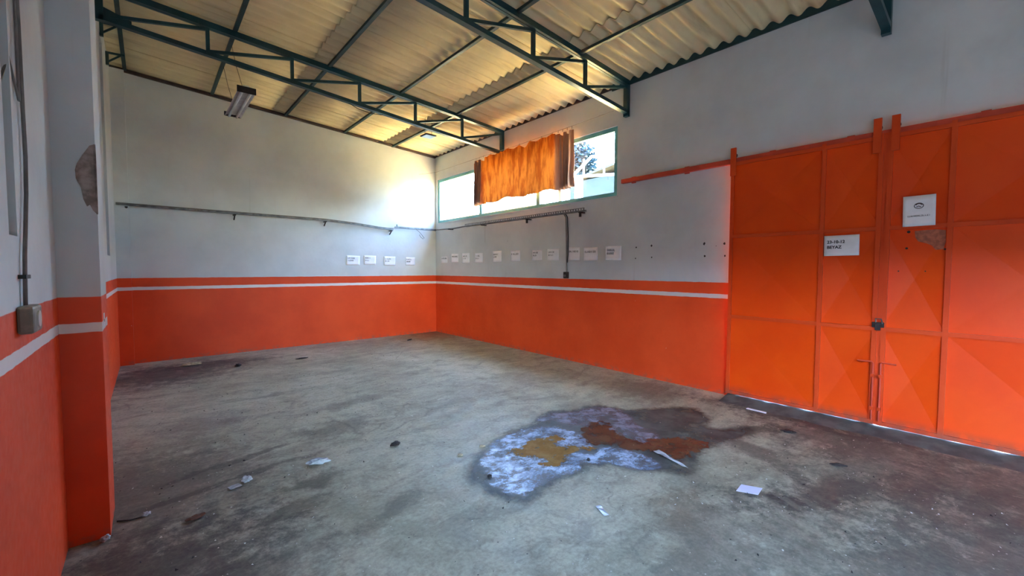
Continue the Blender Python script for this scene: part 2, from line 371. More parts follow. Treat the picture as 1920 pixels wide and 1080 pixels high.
mb = MB(); mb.prism([(-6.1,4.26+.07*6.1+.10),(.36,4.26-.025+.10),(.36,4.26-.025+.13),(-6.1,4.26+.07*6.1+.13)], YB-.2, .3, lambda p: Vector((p.x,p.z,p.y))); mb.build('light_block_slab', M_sheet, roof)  # unseen slab added above the sheets to stop light leaks
# mortar infill scallops along the right wall top are the wall itself rising into the waves

# ------------------------------------------------------------------ trusses
WX = [-4.75, -3.80, -2.86, -1.92, -.98]
def truss(y, label, first):
    r = empty('roof_truss', (-5.7, y, 4.2), label, 'truss', 'steel roof trusses')
    zt = lambda x: 4.245+.064*(-x); zb = lambda x: 3.83+.078*(-x)
    # chords are pairs of angles back to back
    mb = MB()
    mb.beam((-5.72,y-.022,zt(-5.72)), (-.03,y-.022,zt(-.03)), .035, .07); mb.beam((-5.72,y+.022,zt(-5.72)), (-.03,y+.022,zt(-.03)), .035, .07); mb.build('top_chord', M_teal, r)
    mb = MB()
    mb.beam((-5.72,y,zb(-5.72)), (-.03,y,zb(-.03)), .07, .05); mb.build('bottom_chord', M_teal, r)
    xs = [-5.70, *WX, -.045]
    for x in xs[1:-1]: MB().box((x-.02,y-.02,zb(x)),(x+.02,y+.02,zt(x))).build('web_post', M_teal, r)
    MB().box((-.075,y-.035,zb(0)-.06),(-.012,y+.035,zt(0)+.02)).build('end_post', M_teal, r)
    MB().box((-5.75,y-.035,zb(-5.7)-.03),(-5.68,y+.035,zt(-5.7)+.02)).build('end_post', M_teal, r)
    for a, b in zip(xs, xs[1:]):
        MB().beam((a, y, zb(a)+.03), (b, y, zt(b)-.05), .035, .035).build('brace', M_teal, r)
    mb = MB(); mb.prism([(-5.72, zb(-5.7)-.02),(-5.45, zb(-5.45)-.02),(-5.45, zb(-5.45)+.07),(-5.72, zb(-5.7)+.14)], y-.006, y+.006, lambda p: Vector((p.x,p.z,p.y))); mb.build('gusset_plate', M_teal, r)
    return r
truss(TRY[0], 'teal steel roof truss ending above the curtained window, farthest from the camera', True)
truss(TRY[1], 'teal steel roof truss ending right beside the window, second from the far wall', False)
truss(TRY[2], 'teal steel roof truss whose wall end shows above the orange gate', False)
for y_, lb_ in zip(TRY[3:], ('first teal steel roof truss behind the camera', 'second teal steel roof truss behind the camera', 'teal steel roof truss nearest the back wall, behind the camera')): truss(y_, lb_, False)
# small wall brackets on the left wall
for y, lab in ((-.78, 'small triangular steel bracket high on the left wall, nearer the far wall'), (-1.75, 'small triangular steel bracket high on the left wall, nearer the big truss')):
    r = empty('wall_bracket', (XL, y, 4.45), lab, 'bracket', 'brackets high on the left wall')
    MB().box((XL-.002,y-.02,4.42),(XL+.035,y+.02,4.60)).build('wall_plate', M_teal_dark, r)
    MB().beam((XL+.02,y,4.59),(-5.56,y,4.60),.025,.025).build('arm', M_teal_dark, r)
    MB().beam((XL+.02,y,4.46),(-5.60,y,4.59),.02,.02).build('brace', M_teal_dark, r)

# ------------------------------------------------------------------ window
win = empty('window_1', (.10, -2.7, 3.18), kind='structure')
fx0, fx1 = .020, .085
yy = [WY0, -3.58, -1.83, WY1]; ft = .066
mb = MB(); mb.box((fx0,WY0,WZ0),(fx1,WY1,WZ0+ft)); mb.box((fx0,WY0,WZ1-ft),(fx1,WY1,WZ1)); mb.box((fx0,WY0,WZ0+ft),(fx1,WY0+ft,WZ1-ft)); mb.box((fx0,WY1-ft,WZ0+ft),(fx1,WY1,WZ1-ft))
mb.build('window_frame', M_frame, win)
for y in yy[1:3]: MB().box((fx0-.005,y-.042,WZ0+ft),(fx1,y+.042,WZ1-ft)).build('mullion', M_frame, win)
t = NT('window_glass'); lw = t.n('ShaderNodeLayerWeight'); fr = t.math('MULTIPLY_ADD', t.math('POWER', lw.outputs['Facing'], 5), .6, .03)
tr = t.n('ShaderNodeBsdfTransparent'); tr.inputs[0].default_value = (.93,.97,.98,1); gl = t.n('ShaderNodeBsdfGlossy'); gl.inputs['Roughness'].default_value = .02
mx = t.n('ShaderNodeMixShader'); t.put(mx.inputs[0], fr); t.put(mx.inputs[1], tr.outputs[0]); t.put(mx.inputs[2], gl.outputs[0]); M_glass = t.done(mx.outputs[0])
for a, b in zip(yy, yy[1:]): MB().box((.058,a+.03,WZ0+ft),(.062,b-.03,WZ1-ft)).build('pane', M_glass, win)
MB().box((-.012,WY0-.02,WZ0-.012),(.22,WY1,WZ0+.003)).build('window_sill', M_wall, win)

# curtain wire + curtain
wr = MB().tube([(-.45,-.012,3.79),(-.30,-.06,3.815),(-.13,-.25,3.845),(-.115,-1.8,3.858),(-.115,-3.2,3.850),(-.115,-4.5,3.868),(-.105,-5.30,3.89)], .0035, 6).build('curtain_wire', M_cable)
tag(wr, 'thin wire stretched above the high window, carrying the curtain', 'wire')
t = NT('orange_curtain_cloth'); p = t.pos(); wv = t.noise(t.vscale(p, 1, 1, .25), 9, 5, .6)
c1 = t.mix(t.ramp(wv, .38, .62), srgb(176,84,30), srgb(226,132,50)); c1 = t.mix(t.ramp(t.noise(t.vscale(p,1,1,.12), 14, 3, .6, .8), .58, .68, 0, .55), c1, srgb(140,62,26)); c1 = t.mix(t.ramp(t.noise(t.vscale(p,1,1,.6), 3.2, 5, .7), .6, .75, 0, .5), c1, srgb(150,78,36))  # darker vertical streaks paint in the shade of the folds
y_ = t.xyz(p)[1]
edge = t.math('MAXIMUM', t.ramp(y_, -2.10, -2.02), t.ramp(y_, -4.20, -4.10, 1, 0))
strp = t.noise(t.vscale(p, 1, 14, .1), 1.5, 3, .6)
c1 = t.mix(t.math('MULTIPLY', edge, t.ramp(strp, .38, .5, .35, .95)), c1, srgb(166,130,112))  # ends painted browner where gathered layers hold back the backlight
df = t.n('ShaderNodeBsdfDiffuse'); tl = t.n('ShaderNodeBsdfTranslucent'); t.put(df.inputs[0], c1); t.put(tl.inputs[0], c1)
nb = t.bump(t.noise(p, 20, 4), .3, .01); t.put(df.inputs['Normal'], nb)
mx = t.n('ShaderNodeMixShader'); t.put(mx.inputs[0], t.math('SUBTRACT', .07, t.math('MULTIPLY', edge, .055))); t.put(mx.inputs[1], df.outputs[0]); t.put(mx.inputs[2], tl.outputs[0]); M_curt = t.done(mx.outputs[0])
CY0, CY1 = -1.80, -4.53
ph = [0.0]; NU = 420
amps = []
for i in range(NU+1):
    s = i/NU*(CY0-CY1)
    e = max(1-s/.42, 0) if s < .42 else max((s-2.22)/.5, 0)
    e = min(1, e*1.6)
    dens = (15+9*math.sin(s*5.1)+58*e)*(1+.35*math.sin(s*13)); ph.append(ph[-1]+dens*(CY0-CY1)/NU); amps.append(.024+.012*math.sin(s*7+1)+.020*e)
hooks = [-2.12, -2.36, -2.62, -2.90, -3.22, -3.52, -3.80, -4.06]
def cur(u, v):
    i = min(NU, round(u*NU)); y = CY0+(CY1-CY0)*u; a = amps[i]*(.55+.55*v); lo = noise.noise(Vector((u*6, v*1.2, 5)))*.035
    x = -.125 + a*math.sin(ph[i]+.5*noise.noise(Vector((u*5, v*2, 1)))) + lo*v
    s = abs(y-CY0); end = s < .34 or s > 2.35
    sag = 0
    if not end:
        ds = sorted(abs(y-h) for h in hooks)[0]; sag = min(ds, .15)/.15*.035
        if abs(y+3.37) < .16: sag += .045*(1-abs(y+3.37)/.16)
    else: sag = .03+.05*(.5+.5*math.sin(ph[i]*.5+1))
    zt_ = 3.845 - sag; zb_ = 2.90 + .022*math.sin(u*19) + noise.noise(Vector((u*14,0,2)))*.012 - (.03 if s < .4 else 0)
    y2 = y + .012*math.cos(ph[i])*(.4+v) + .015*noise.noise(Vector((u*7, v*3, 9)))*v
    return Vector((x, y2, zt_+(zb_-zt_)*v))
mb = MB().grid(cur, NU, 16)
cu = mb.build('curtain', M_curt, smooth=True); tag(cu, 'short orange and brown curtain hanging across the middle of the high window', 'curtain')
for h in [*hooks, -1.86, -1.98, -4.2, -4.3, -4.4, -4.5]:
    MB().tube([(-.115,h,3.868),(-.118,h,3.850),(-.124,h,3.825)], .005, 5).build('curtain_hook', M_cable, cu)

# ------------------------------------------------------------------ gate leaves
FX = -.095            # room side of the gate frames
Z_ROWS = [.055, .985, 1.945, 2.80]
def leaf(name, cols, y_lo):
    """cols: y of frame lines from high to low"""
    d = empty(name, (FX, cols[0], 0), kind='structure')
    fw = .036
    for ci, y in enumerate(cols):
        s = fw/2
        a, b = (y-fw, y) if ci == 0 else ((y, y+fw) if ci == len(cols)-1 else (y-s, y+s))
        MB().box((FX,a,Z_ROWS[0]),(FX+.04,b,Z_ROWS[-1]+.04)).build('frame_upright', M_doorframe, d)
    for ri, z in enumerate(Z_ROWS):
        zc = z+.018 if ri == 0 else z
        for ya, yb in zip(cols, cols[1:]):
            MB().box((FX+.001,ya-.018,zc-.018),(FX+.04,yb+.018,zc+.018)).build('frame_rail', M_doorframe, d)
    for ya, yb in zip(cols, cols[1:]):
        for za, zb in zip(Z_ROWS, Z_ROWS[1:]):
            mb = MB(); bm = mb.bm; X0 = FX+.020
            c = [bm.verts.new((X0, y, z)) for y, z in ((ya,za),(yb,za),(yb,zb),(ya,zb))]
            m = bm.verts.new((X0+.028, (ya+yb)/2, (za+zb)/2))
            bk = [bm.verts.new((X0+.034, y, z)) for y, z in ((ya,za),(yb,za),(yb,zb),(ya,zb))]
            for i in range(4):
                bm.faces.new((c[i], c[(i+1)%4], m)); bm.faces.new((c[i], bk[i], bk[(i+1)%4], c[(i+1)%4]))
            bm.faces.new(bk[::-1])
            mb.build('gate_panel', M_door, d)
    return d
d1 = leaf('door_1', [-6.985, -7.90, -8.365], 0)
d2 = leaf('door_2', [-8.395, -8.825, -9.74], 0)
# roller hangers
for d, y in ((d1, -7.01), (d1, -8.315), (d2, -8.445), (d2, -9.69)):
    MB().box((FX-.012,y-.03,2.66),(FX+.01,y+.03,2.985)).build('hanger_bracket', M_doorframe, d)
    mb = MB(); mb.tube([(FX+.008,y,2.90),(FX+.035,y,2.90)], .032, 14); mb.build('roller', M_dark, d)
MB().box((FX+.012,-8.425,Z_ROWS[0]),(FX+.030,-8.355,Z_ROWS[-1]+.04)).build('seam_strip', M_doorframe, d1)
# hasp, padlock and drop bolts
mb = MB(); mb.box((FX-.012,-8.42,1.00),(FX,-8.33,1.05)); mb.box((FX-.03,-8.395,.975),(FX-.012,-8.355,1.035)); mb.build('hasp_lock', M_dark, d1, bevel=.003)
MB().tube([(FX-.018,-8.36,1.05),(FX-.03,-8.36,1.085),(FX-.03,-8.40,1.085),(FX-.018,-8.41,1.04)], .006, 6).build('lock_shackle', M_metal, d1)
for d, y, ye in ((d1,-8.352,-8.235), (d2,-8.408,-8.52)):
    MB().tube([(FX-.014,y,.10),(FX-.014,y,.655),(FX-.02,y+(.01 if ye>y else -.01),.668),(FX-.025,ye,.665)], .0075, 8).build('drop_bolt', M_track, d)
    for z in (.20,.52): MB().box((FX-.024,y-.014,z),(FX,y+.014,z+.03)).build('bolt_guide', M_doorframe, d)
# bare paint patch and bolt holes on the second leaf
rp = random.Random(5)
def gx(y, z, ya=-8.395, yb=-8.825, za=.985, zb=1.945):
    a = abs(y-(ya+yb)/2)/(abs(ya-yb)/2); b = abs(z-(za+zb)/2)/(abs(za-zb)/2); return FX+.020+.028*(1-max(a,b))
outl = [(-8.600,1.905),(-8.66,1.91),(-8.74,1.912),(-8.80,1.90),(-8.802,1.80),(-8.79,1.735),(-8.74,1.73),(-8.715,1.77),(-8.68,1.79),(-8.625,1.81),(-8.605,1.85)]
mb = MB(); bm = mb.bm; vs = [bm.verts.new((gx(y,z)-.0025,y,z)) for y,z in outl]; cc = bm.verts.new((gx(-8.71,1.84)-.0025,-8.71,1.84))
for i in range(len(vs)): bm.faces.new((vs[i], vs[(i+1)%len(vs)], cc))
mb.build('bare_patch', simple('faded_brown_patch', srgb(186,104,76), .7, 0, .15, 30), d2)
for y,z,r in ((-8.56,1.90,.012),(-8.55,1.75,.010),(-8.80,1.735,.009),(-8.50,1.54,.006),(-8.68,1.54,.006)):
    MB().tube([(gx(y,z)-.004,y,z),(gx(y,z)+.002,y,z)], r, 10).build('bolt_hole', M_dark, d2)
# track above
tk = empty('sliding_gate_track', (-.04,-5.42,2.85), 'long red-orange rail above the gate, running past it towards the window', 'rail')
MB().box((-.07,-10.6,2.812),(-.012,-5.42,2.872)).build('rail', M_track, tk, bevel=.004)
for y in (-5.6,-6.4,-7.4,-8.1,-9.0,-9.9): MB().box((-.025,y-.03,2.80),(0,y+.03,2.89)).build('rail_bracket', M_track, tk)
MB().box((-.04,-9.74,-.0),(-.0,-9.80,2.8)).build('gate_jamb', M_doorframe, d2)

# ------------------------------------------------------------------ papers
def frame_at(plane, u, z, off):
    if plane == 'B': return Matrix(((0,0,-1,-off),(-1,0,0,u),(0,1,0,z),(0,0,0,1)))
    return Matrix(((1,0,0,u),(0,0,-1,-off),(0,1,0,z),(0,0,0,1)))
def glyph_rows(mb, rows_, w_, h, seed):
    rr = random.Random(seed)
    for (x0, x1, yc, hh) in rows_:
        x = x0
        while x < x1:
            cw = rr.uniform(.55,.85)*hh; k = rr.choice('HLEOI')
            s = hh*.17; b, t_ = yc-hh/2, yc+hh/2; xe = x+cw
            def bar(a,b_,c,d_): mb.box((a,b_,.0012),(c,d_,.0018))
            if k in 'HLEO': bar(x,b,x+s,t_)
            if k in 'HO': bar(xe-s,b,xe,t_)
            if k == 'H': bar(x,yc-s/2,xe,yc+s/2)
            if k in 'LEO': bar(x,b,xe,b+s)
            if k in 'EO': bar(x,t_-s,xe,t_)
            if k == 'E': bar(x,yc-s/2,xe-s,yc+s/2)
            if k == 'I': bar((x+xe)/2-s/2,b,(x+xe)/2+s/2,t_)
            x = xe+hh*.22
def paper(plane, u, z, w_, h, rows_, label, group, off=.003, tilt=0, curl=.004, seed=0, text=None):
    Mx = frame_at(plane, u, z, off) @ Matrix.Rotation(R(tilt), 4, 'Z')
    me = MB(); rr = random.Random(seed+50); k1, k2 = rr.uniform(-1,1), rr.uniform(-1,1)
    fn = lambda U, V: Vector(((U-.5)*w_, (V-.5)*h, curl*(abs(U-.5)*2)**3*(1 if k1 > 0 else V) + curl*.6*(1-V)**3*abs(k2)))
    me.grid(fn, 8, 6)
    r = link('paper_sign', me.mesh('paper_sign', M_paper, True)); r.matrix_world = Mx
    sm = r.modifiers.new('solid', 'SOLIDIFY'); sm.thickness = .0006
    tag(r, label, 'paper', group)
    if rows_:
        mb = MB(); glyph_rows(mb, rows_, w_, h, seed)
        o = bpy.data.objects.new('printed_text', mb.mesh('printed_text', M_black)); o['kind'] = 'stuff'; COL.objects.link(o); o.parent = r; o.location = (0,0,curl*.7)
    if text:
        for (s, x, y, size) in text:
            cv = bpy.data.curves.new('txt', 'FONT'); cv.body = s; cv.size = size; cv.extrude = .0004; cv.offset = size*.03
            to = bpy.data.objects.new('txt', cv); COL.objects.link(to); bpy.context.view_layer.update()
            me2 = bpy.data.meshes.new_from_object(to.evaluated_get(bpy.context.evaluated_depsgraph_get())); bpy.data.objects.remove(to)
            me2.materials.clear(); me2.materials.append(M_black)
            o = bpy.data.objects.new('printed_text', me2); COL.objects.link(o); o.parent = r; o.location = (x, y, .003)
    return r
one = lambda w_: [(-w_*.42, w_*.36, .035, .030)]
two = lambda w_: [(-w_*.40, w_*.08, .045, .028), (-w_*.40, -w_*.04, -.005, .028)]
PB = [(-.27,-.54,1.84,1.69,1),(-.72,-1.01,1.90,1.70,1),(-1.17,-1.46,1.90,1.68,2),(-1.66,-1.95,1.89,1.68,2),(-2.28,-2.57,1.915,1.69,2),(-2.85,-3.13,1.91,1.70,1),
      (-3.46,-3.72,1.90,1.71,2),(-3.85,-4.13,1.905,1.70,2),(-4.335,-4.60,1.92,1.70,1),(-4.68,-4.96,1.90,1.69,1),(-5.11,-5.40,1.905,1.69,2)]
LB = ['first white paper sign on the window wall counted from the far corner, slightly low', 'white paper sign on the window wall, second from the far corner, one printed line',
      'white paper sign on the window wall, third from the far corner, two printed lines', 'white paper sign on the window wall, fourth from the far corner, two printed lines',
      'white paper sign with a torn slanted top, fifth from the far corner under the window', 'white paper sign under the window middle, sixth from the far corner, one printed line',
      'white paper sign, left one of the pair left of the hanging cable', 'creased white paper sign just left of the hanging cable',
      'white paper sign touching the hanging cable on its right side', 'white paper sign between the cable one and the largest at the right end', 'rightmost large paper sign on the window wall, beyond the window end']
for i, (a, b, z1, z0, n_) in enumerate(PB):
    w_ = a-b; paper('B', (a+b)/2, (z0+z1)/2, w_, z1-z0, one(w_) if n_ == 1 else two(w_), LB[i], 'paper signs on the window wall', tilt=random.uniform(-1.2,1.2), seed=i)
PA = [(-2.18,-1.89,1.83,1.63),(-1.80,-1.53,1.84,1.64),(-1.34,-1.07,1.83,1.625),(-.81,-.57,1.82,1.63)]
LA = ['leftmost paper sign on the far wall, two printed lines','second paper sign from the left on the far wall','third paper sign on the far wall, slightly lifted at its lower left','paper sign on the far wall nearest the corner']
for i, (a, b, z1, z0) in enumerate(PA):
    paper('A', (a+b)/2, (z0+z1)/2, b-a, z1-z0, two(b-a), LA[i], 'paper signs on the far wall', tilt=random.uniform(-1.5,1.5), seed=20+i, curl=.01 if i == 2 else .004)
paper('B', -8.07, 1.795, .285, .205, None, 'white paper with a printed date taped to the middle of the left gate leaf', 'paper signs on the gate', off=.100, curl=.003, seed=31, tilt=.6,
      text=[('23-10-12', -.118, .025, .040), ('BEYAZ', -.118, -.028, .040)])
e = paper('B', -8.625, 2.085, .215, .275, [(-.075,.075,-.045,.013)], 'square white paper with a round emblem taped to the right gate leaf', 'paper signs on the gate', off=.098, curl=.003, seed=32, tilt=.8)
mb = MB(); mb.tube([(.030*math.cos(a)-.002, .024*math.sin(a)+.045, .002) for a in [i*math.pi/12 for i in range(25)]], .0028, 6, False)
mb.tube([(.020*math.cos(a)-.002, .013*math.sin(a)+.052, .002) for a in [i*math.pi/8 for i in range(9)]], .005, 6)
mb.tube([(-.018,.036,.002),(-.004,.042,.002),(.012,.034,.002)], .0035, 6)
o = bpy.data.objects.new('emblem', mb.mesh('emblem', simple('emblem_ink', srgb(96,78,76), .8))); COL.objects.link(o); o.parent = e

# anchor holes in the window wall, left over from a removed fitting
for i, (y, z, r) in enumerate([(-5.65,1.87,.011),(-5.64,1.71,.009),(-5.895,1.885,.014),(-5.90,1.72,.010),(-6.64,1.88,.016),(-6.65,1.72,.012),(-6.89,1.87,.014),(-6.90,1.72,.012),(-6.79,1.845,.005),(-2.75,2.10,.006)]):
    rr = random.Random(i); pts = [(r*rr.uniform(.6,1.2)*math.cos(a), r*rr.uniform(.7,1.4)*math.sin(a)) for a in [k*math.pi/5 for k in range(10)]]
    mb = MB(); mb.prism([(y+a, z+b) for a, b in pts], -.0016, .001, lambda p: Vector((p.z, p.x, p.y)))
    o = mb.build('anchor_hole', M_dark, bpy.data.objects['wall_right'])

# ------------------------------------------------------------------ cable trays, conduits
ta = empty('cable_tray', (-4.2,-.1,2.54), 'long grey cable tray on brackets along the far wall, sagging towards the corner', 'cable tray')
mb = MB(); pth = [(-5.74,-.09,2.545),(-4.2,-.09,2.540),(-2.62,-.09,2.535),(-2.0,-.085,2.50),(-1.50,-.08,2.452),(-1.15,-.075,2.435)]
for a, b in zip(pth, pth[1:]): mb.beam(a, b, .07, .022)
mb.build('tray_channel', M_metal, ta)
MB().tube([(x,y-.015,z+.02) for x,y,z in pth], .011, 6).build('cable', M_cable, ta)
MB().tube([(x,y+.018,z+.022) for x,y,z in pth], .010, 6).build('cable', M_cable, ta)
for x, z in ((-5.62,2.53),(-4.18,2.53),(-2.62,2.525),(-1.20,2.425)):
    mb = MB(); mb.box((x-.018,-.13,z-.03),(x+.018,0,z-.012)); mb.beam((x,-.10,z-.03),(x,-.003,z-.10),.02,.015); mb.build('tray_bracket', M_dark, ta)
tb = empty('cable_tray', (-.1,-3.0,2.49), 'grey perforated cable tray on brackets below the high window', 'cable tray')
mb = MB()
for zz in (0, .042): mb.box((-.13,-4.78,2.475+zz),(-.125,-1.45,2.485+zz)); 
mb.box((-.13,-4.78,2.470),(-.06,-1.45,2.474))
y = -1.47
while y > -4.78: mb.box((-.13,y-.012,2.47),(-.126,y+.012,2.527)); y -= .055
mb.build('tray_channel', M_metal, tb)
MB().tube([(-.10,-4.72,2.485),(-.10,-3.0,2.487),(-.10,-1.5,2.49),(-.08,-.9,2.475),(-.07,-.3,2.49),(-.06,-.16,2.50)], .011, 6).build('cable', M_cable, tb)
MB().tube([(-.08,-4.78,2.488),(-.08,-3.0,2.49),(-.085,-1.5,2.486),(-.06,-.9,2.468),(-.05,-.25,2.49),(-.04,-.05,2.50)], .009, 6).build('cable', M_cable, tb)
tc = empty('cable_tray', (-.6,-.08,2.49), 'short level piece of cable tray on the far wall right at the corner', 'cable tray')
MB().tube([(-.06,-.09,2.505),(-.6,-.085,2.505),(-1.08,-.08,2.487)], .011, 6).build('cable', M_cable, tc)
mb = MB(); mb.box((-1.12,-.10,2.476),(-.04,-.05,2.482)); mb.box((-1.12,-.10,2.476),(-.04,-.095,2.515)); mb.build('tray_channel', M_metal, tc)
MB().beam((-1.06,-.09,2.49),(-1.06,-.09,2.56),.02,.02).build('tray_stud', M_metal, tc)
for y in (-.78,-2.05,-3.42,-4.68):
    mb = MB(); mb.box((-.135,y-.016,2.452),(0,y+.016,2.470)); mb.box((-.12,y-.016,2.39),(-.095,y+.016,2.452)) if y < -3 else None; mb.build('tray_bracket', M_dark, tb)
o = MB().tube([(-.62,-.09,2.50),(-.52,-.10,2.44),(-.42,-.10,2.34),(-.37,-.10,2.28),(-.40,-.10,2.26),(-.46,-.10,2.30),(-.50,-.10,2.36)], .006, 6).build('loose_cable_end', M_cable)
tag(o, 'short looped cable end hanging from the tray near the far corner', 'cable')
dr = empty('cable_drop', (-.03,-4.32,1.95), 'grey cable running straight down from the tray to a dark socket box', 'cable')
MB().tube([(-.08,-4.30,2.48),(-.03,-4.305,2.42),(-.018,-4.31,2.1),(-.018,-4.315,1.9),(-.02,-4.32,1.62),(-.02,-4.325,1.50)], .010, 6).build('cable', M_cable, dr)
MB().tube([(-.08,-4.335,2.48),(-.03,-4.34,2.42),(-.016,-4.345,2.1),(-.016,-4.345,1.80),(-.02,-4.335,1.66)], .009, 6).build('cable', M_dark, dr)
mb = MB(); mb.box((-.055,-4.36,1.395),(0,-4.275,1.505)); mb.build('socket_box', M_dark, dr, bevel=.008)
mb = MB(); mb.tube([(-.062,-4.315,1.44),(-.054,-4.315,1.44)], .022, 14); mb.build('socket_face', M_metal, dr)
o = MB().tube([(-.014,-2.03,2.65),(-.02,-2.03,2.5),(-.012,-2.025,2.3),(-.012,-2.02,2.10)], .004, 5).build('thin_cord', M_lampw); tag(o, 'thin pale cord hanging down from the window sill across the tray', 'cord')
# left wall cable and socket
lc = empty('wall_cable', (XL+.02,-6.68,2.8), 'slack grey cable hanging down the near left wall into a socket box', 'cable')
pp = [(4.62,-6.60),(4.0,-6.62),(3.3,-6.60),(2.9,-6.58),(2.5,-6.555),(2.2,-6.55),(2.0,-6.54),(1.85,-6.56),(1.72,-6.60),(1.6,-6.64),(1.52,-6.655),(1.40,-6.67)]
MB().tube([(XL+.012,y,z) for z,y in pp], .007, 6).build('cable', M_cable, lc)
MB().tube([(XL+.012,y-.05+.01*math.sin(z*5),z) for z,y in pp[:6]] + [(XL-.004,-6.66,2.35),(XL-.03,-6.69,2.2)], .005, 6).build('cable', M_cable, lc)
MB().box((XL,-6.70,1.508),(XL+.022,-6.62,1.523)).build('cable_clip', M_dark, lc)
mb = MB(); mb.box((XL,-6.76,1.30),(XL+.045,-6.60,1.405)); mb.build('socket_box', M_socket, lc, bevel=.01)
mb = MB(); mb.tube([(XL+.045,-6.68,1.352),(XL+.05,-6.68,1.352)], .032, 16); mb.build('socket_face', M_lampw, lc)

# ------------------------------------------------------------------ lamps (switched off)
fl = empty('fluorescent_lamp', (-4.325,-1.86,3.9), 'unlit twin-tube fluorescent lamp hanging near the far left of the roof', 'lamp')
def ring(y): return [(-4.43,y,3.905),(-4.40,y,3.96),(-4.25,y,3.96),(-4.22,y,3.905)]
mb = MB(); mb.prism([(-.105,0),(-.06,.055),(.06,.055),(.105,0),(.10,0),(.05,.03),(-.05,.03),(-.10,0)], -2.47, -1.25, lambda p: Vector((-4.325+p.x, p.z, 3.90+p.y))); mb.build('reflector', M_lampw, fl)
for s in (-.05, .05): MB().tube([(-4.325+s,-2.45,3.895),(-4.325+s,-1.27,3.895)], .017, 10).build('tube', M_tube, fl, smooth=True)
for y, lo in ((-2.475,3.882),(-1.25,3.90)): MB().box((-4.435,y-.010,lo),(-4.215,y+.010,3.965)).build('end_cap', M_dark, fl, bevel=.004)
MB().box((-4.36,-2.46,3.955),(-4.29,-1.26,3.99)).build('gear_box', M_lampw, fl)
for y in (-2.25,-1.45): MB().tube([(-4.325,y,3.985),(-4.40,y+.02,4.30),(-4.45,y,4.55)], .003, 5).build('hanging_wire', M_dark, fl)
sq = empty('square_lamp', (-1.38,-2.1,4.0), 'small square panel lamp with a bluish face hanging under the far truss', 'lamp')
mb = MB(); mb.box((-1.49,-2.21,4.0),(-1.27,-1.99,4.02)); mb.build('housing', M_dark, sq, bevel=.004)
MB().box((-1.477,-2.197,3.994),(-1.283,-2.003,4.001)).build('diffuser', M_blue, sq)
for x in (-1.45,-1.31): MB().tube([(x,-2.1,4.02),(x,-2.1,4.10),(x+.01,-2.1,4.335)], .0035, 5).build('hanging_wire', M_dark, sq)
o = MB().tube([(-3.05,-2.62,4.05),(-2.9,-2.63,3.99),(-2.7,-2.63,3.965),(-2.52,-2.62,3.985),(-2.45,-2.62,4.02)], .005, 5).build('loose_wire', M_dark); tag(o, 'loose dark wire drooping under the far truss', 'wire')

# ------------------------------------------------------------------ puddle
def rough_poly(pts, amp, seed, sub=7):
    out = []; n = len(pts); c = Vector((sum(p[0] for p in pts)/n, sum(p[1] for p in pts)/n))
    for i in range(n):
        p0, p1, p2, p3 = [Vector(pts[(i+k)%n]) for k in (-1,0,1,2)]
        for k in range(sub):
            t_ = k/sub
            q = .5*((2*p1)+(-p0+p2)*t_+(2*p0-5*p1+4*p2-p3)*t_**2+(-p0+3*p1-3*p2+p3)*t_**3)
            nv = noise.noise(Vector((q.x*9, q.y*9, seed))) + .6*noise.noise(Vector((q.x*26, q.y*26, seed+3)))
            nv2 = noise.noise(Vector((q.x*9, q.y*9, seed+7))) + .6*noise.noise(Vector((q.x*26, q.y*26, seed+9)))
            out.append((q.x+amp*nv, q.y+amp*nv2))
    return out
def flat(name, pts, z, mat, parent, amp=.03, seed=1):
    """thin liquid layer: a fine grid whose 'edge' attribute is the distance (m) inside its own outline"""
    P = rough_poly(pts, amp*.7, seed, 5); n = len(P); st = .022; mg = .08
    x0, x1 = min(p[0] for p in P)-mg, max(p[0] for p in P)+mg; y0, y1 = min(p[1] for p in P)-mg, max(p[1] for p in P)+mg
    nx, ny = int((x1-x0)/st)+1, int((y1-y0)/st)+1
    import numpy as np
    X, Y = np.meshgrid(x0+st*np.arange(nx), y0+st*np.arange(ny), indexing='ij'); D = np.full(X.shape, 9.); ins = np.zeros(X.shape, bool)
    for i in range(n):
        ax, ay = P[i]; bx, by = P[(i+1)%n]; dx, dy = bx-ax, by-ay
        t_ = np.clip(((X-ax)*dx+(Y-ay)*dy)/(dx*dx+dy*dy+1e-12), 0, 1); D = np.minimum(D, np.hypot(X-ax-t_*dx, Y-ay-t_*dy))
        c = (ay > Y) != (by > Y); ins ^= c & (X < (bx-ax)*(Y-ay)/(by-ay+1e-12)+ax)
    S = np.where(ins, D, -D); idx = {}; verts = []; faces = []; att = []
    def vid(i, j):
        if (i,j) not in idx: idx[(i,j)] = len(verts); verts.append((float(X[i,j]), float(Y[i,j]), z)); att.append(float(S[i,j]))
        return idx[(i,j)]
    for i in range(nx-1):
        for j in range(ny-1):
            if S[i:i+2, j:j+2].max() > -.07: faces.append((vid(i,j), vid(i+1,j), vid(i+1,j+1), vid(i,j+1)))
    me = bpy.data.meshes.new(name); me.from_pydata(verts, [], faces); me.materials.append(mat)
    a = me.attributes.new('edge', 'FLOAT', 'POINT'); a.data.foreach_set('value', att)
    return link(name, me, parent)
pud = empty('puddle', (-2.3,-6.8,0), 'dirty puddle with blue-white soapy film and brown water on the concrete floor', 'puddle')
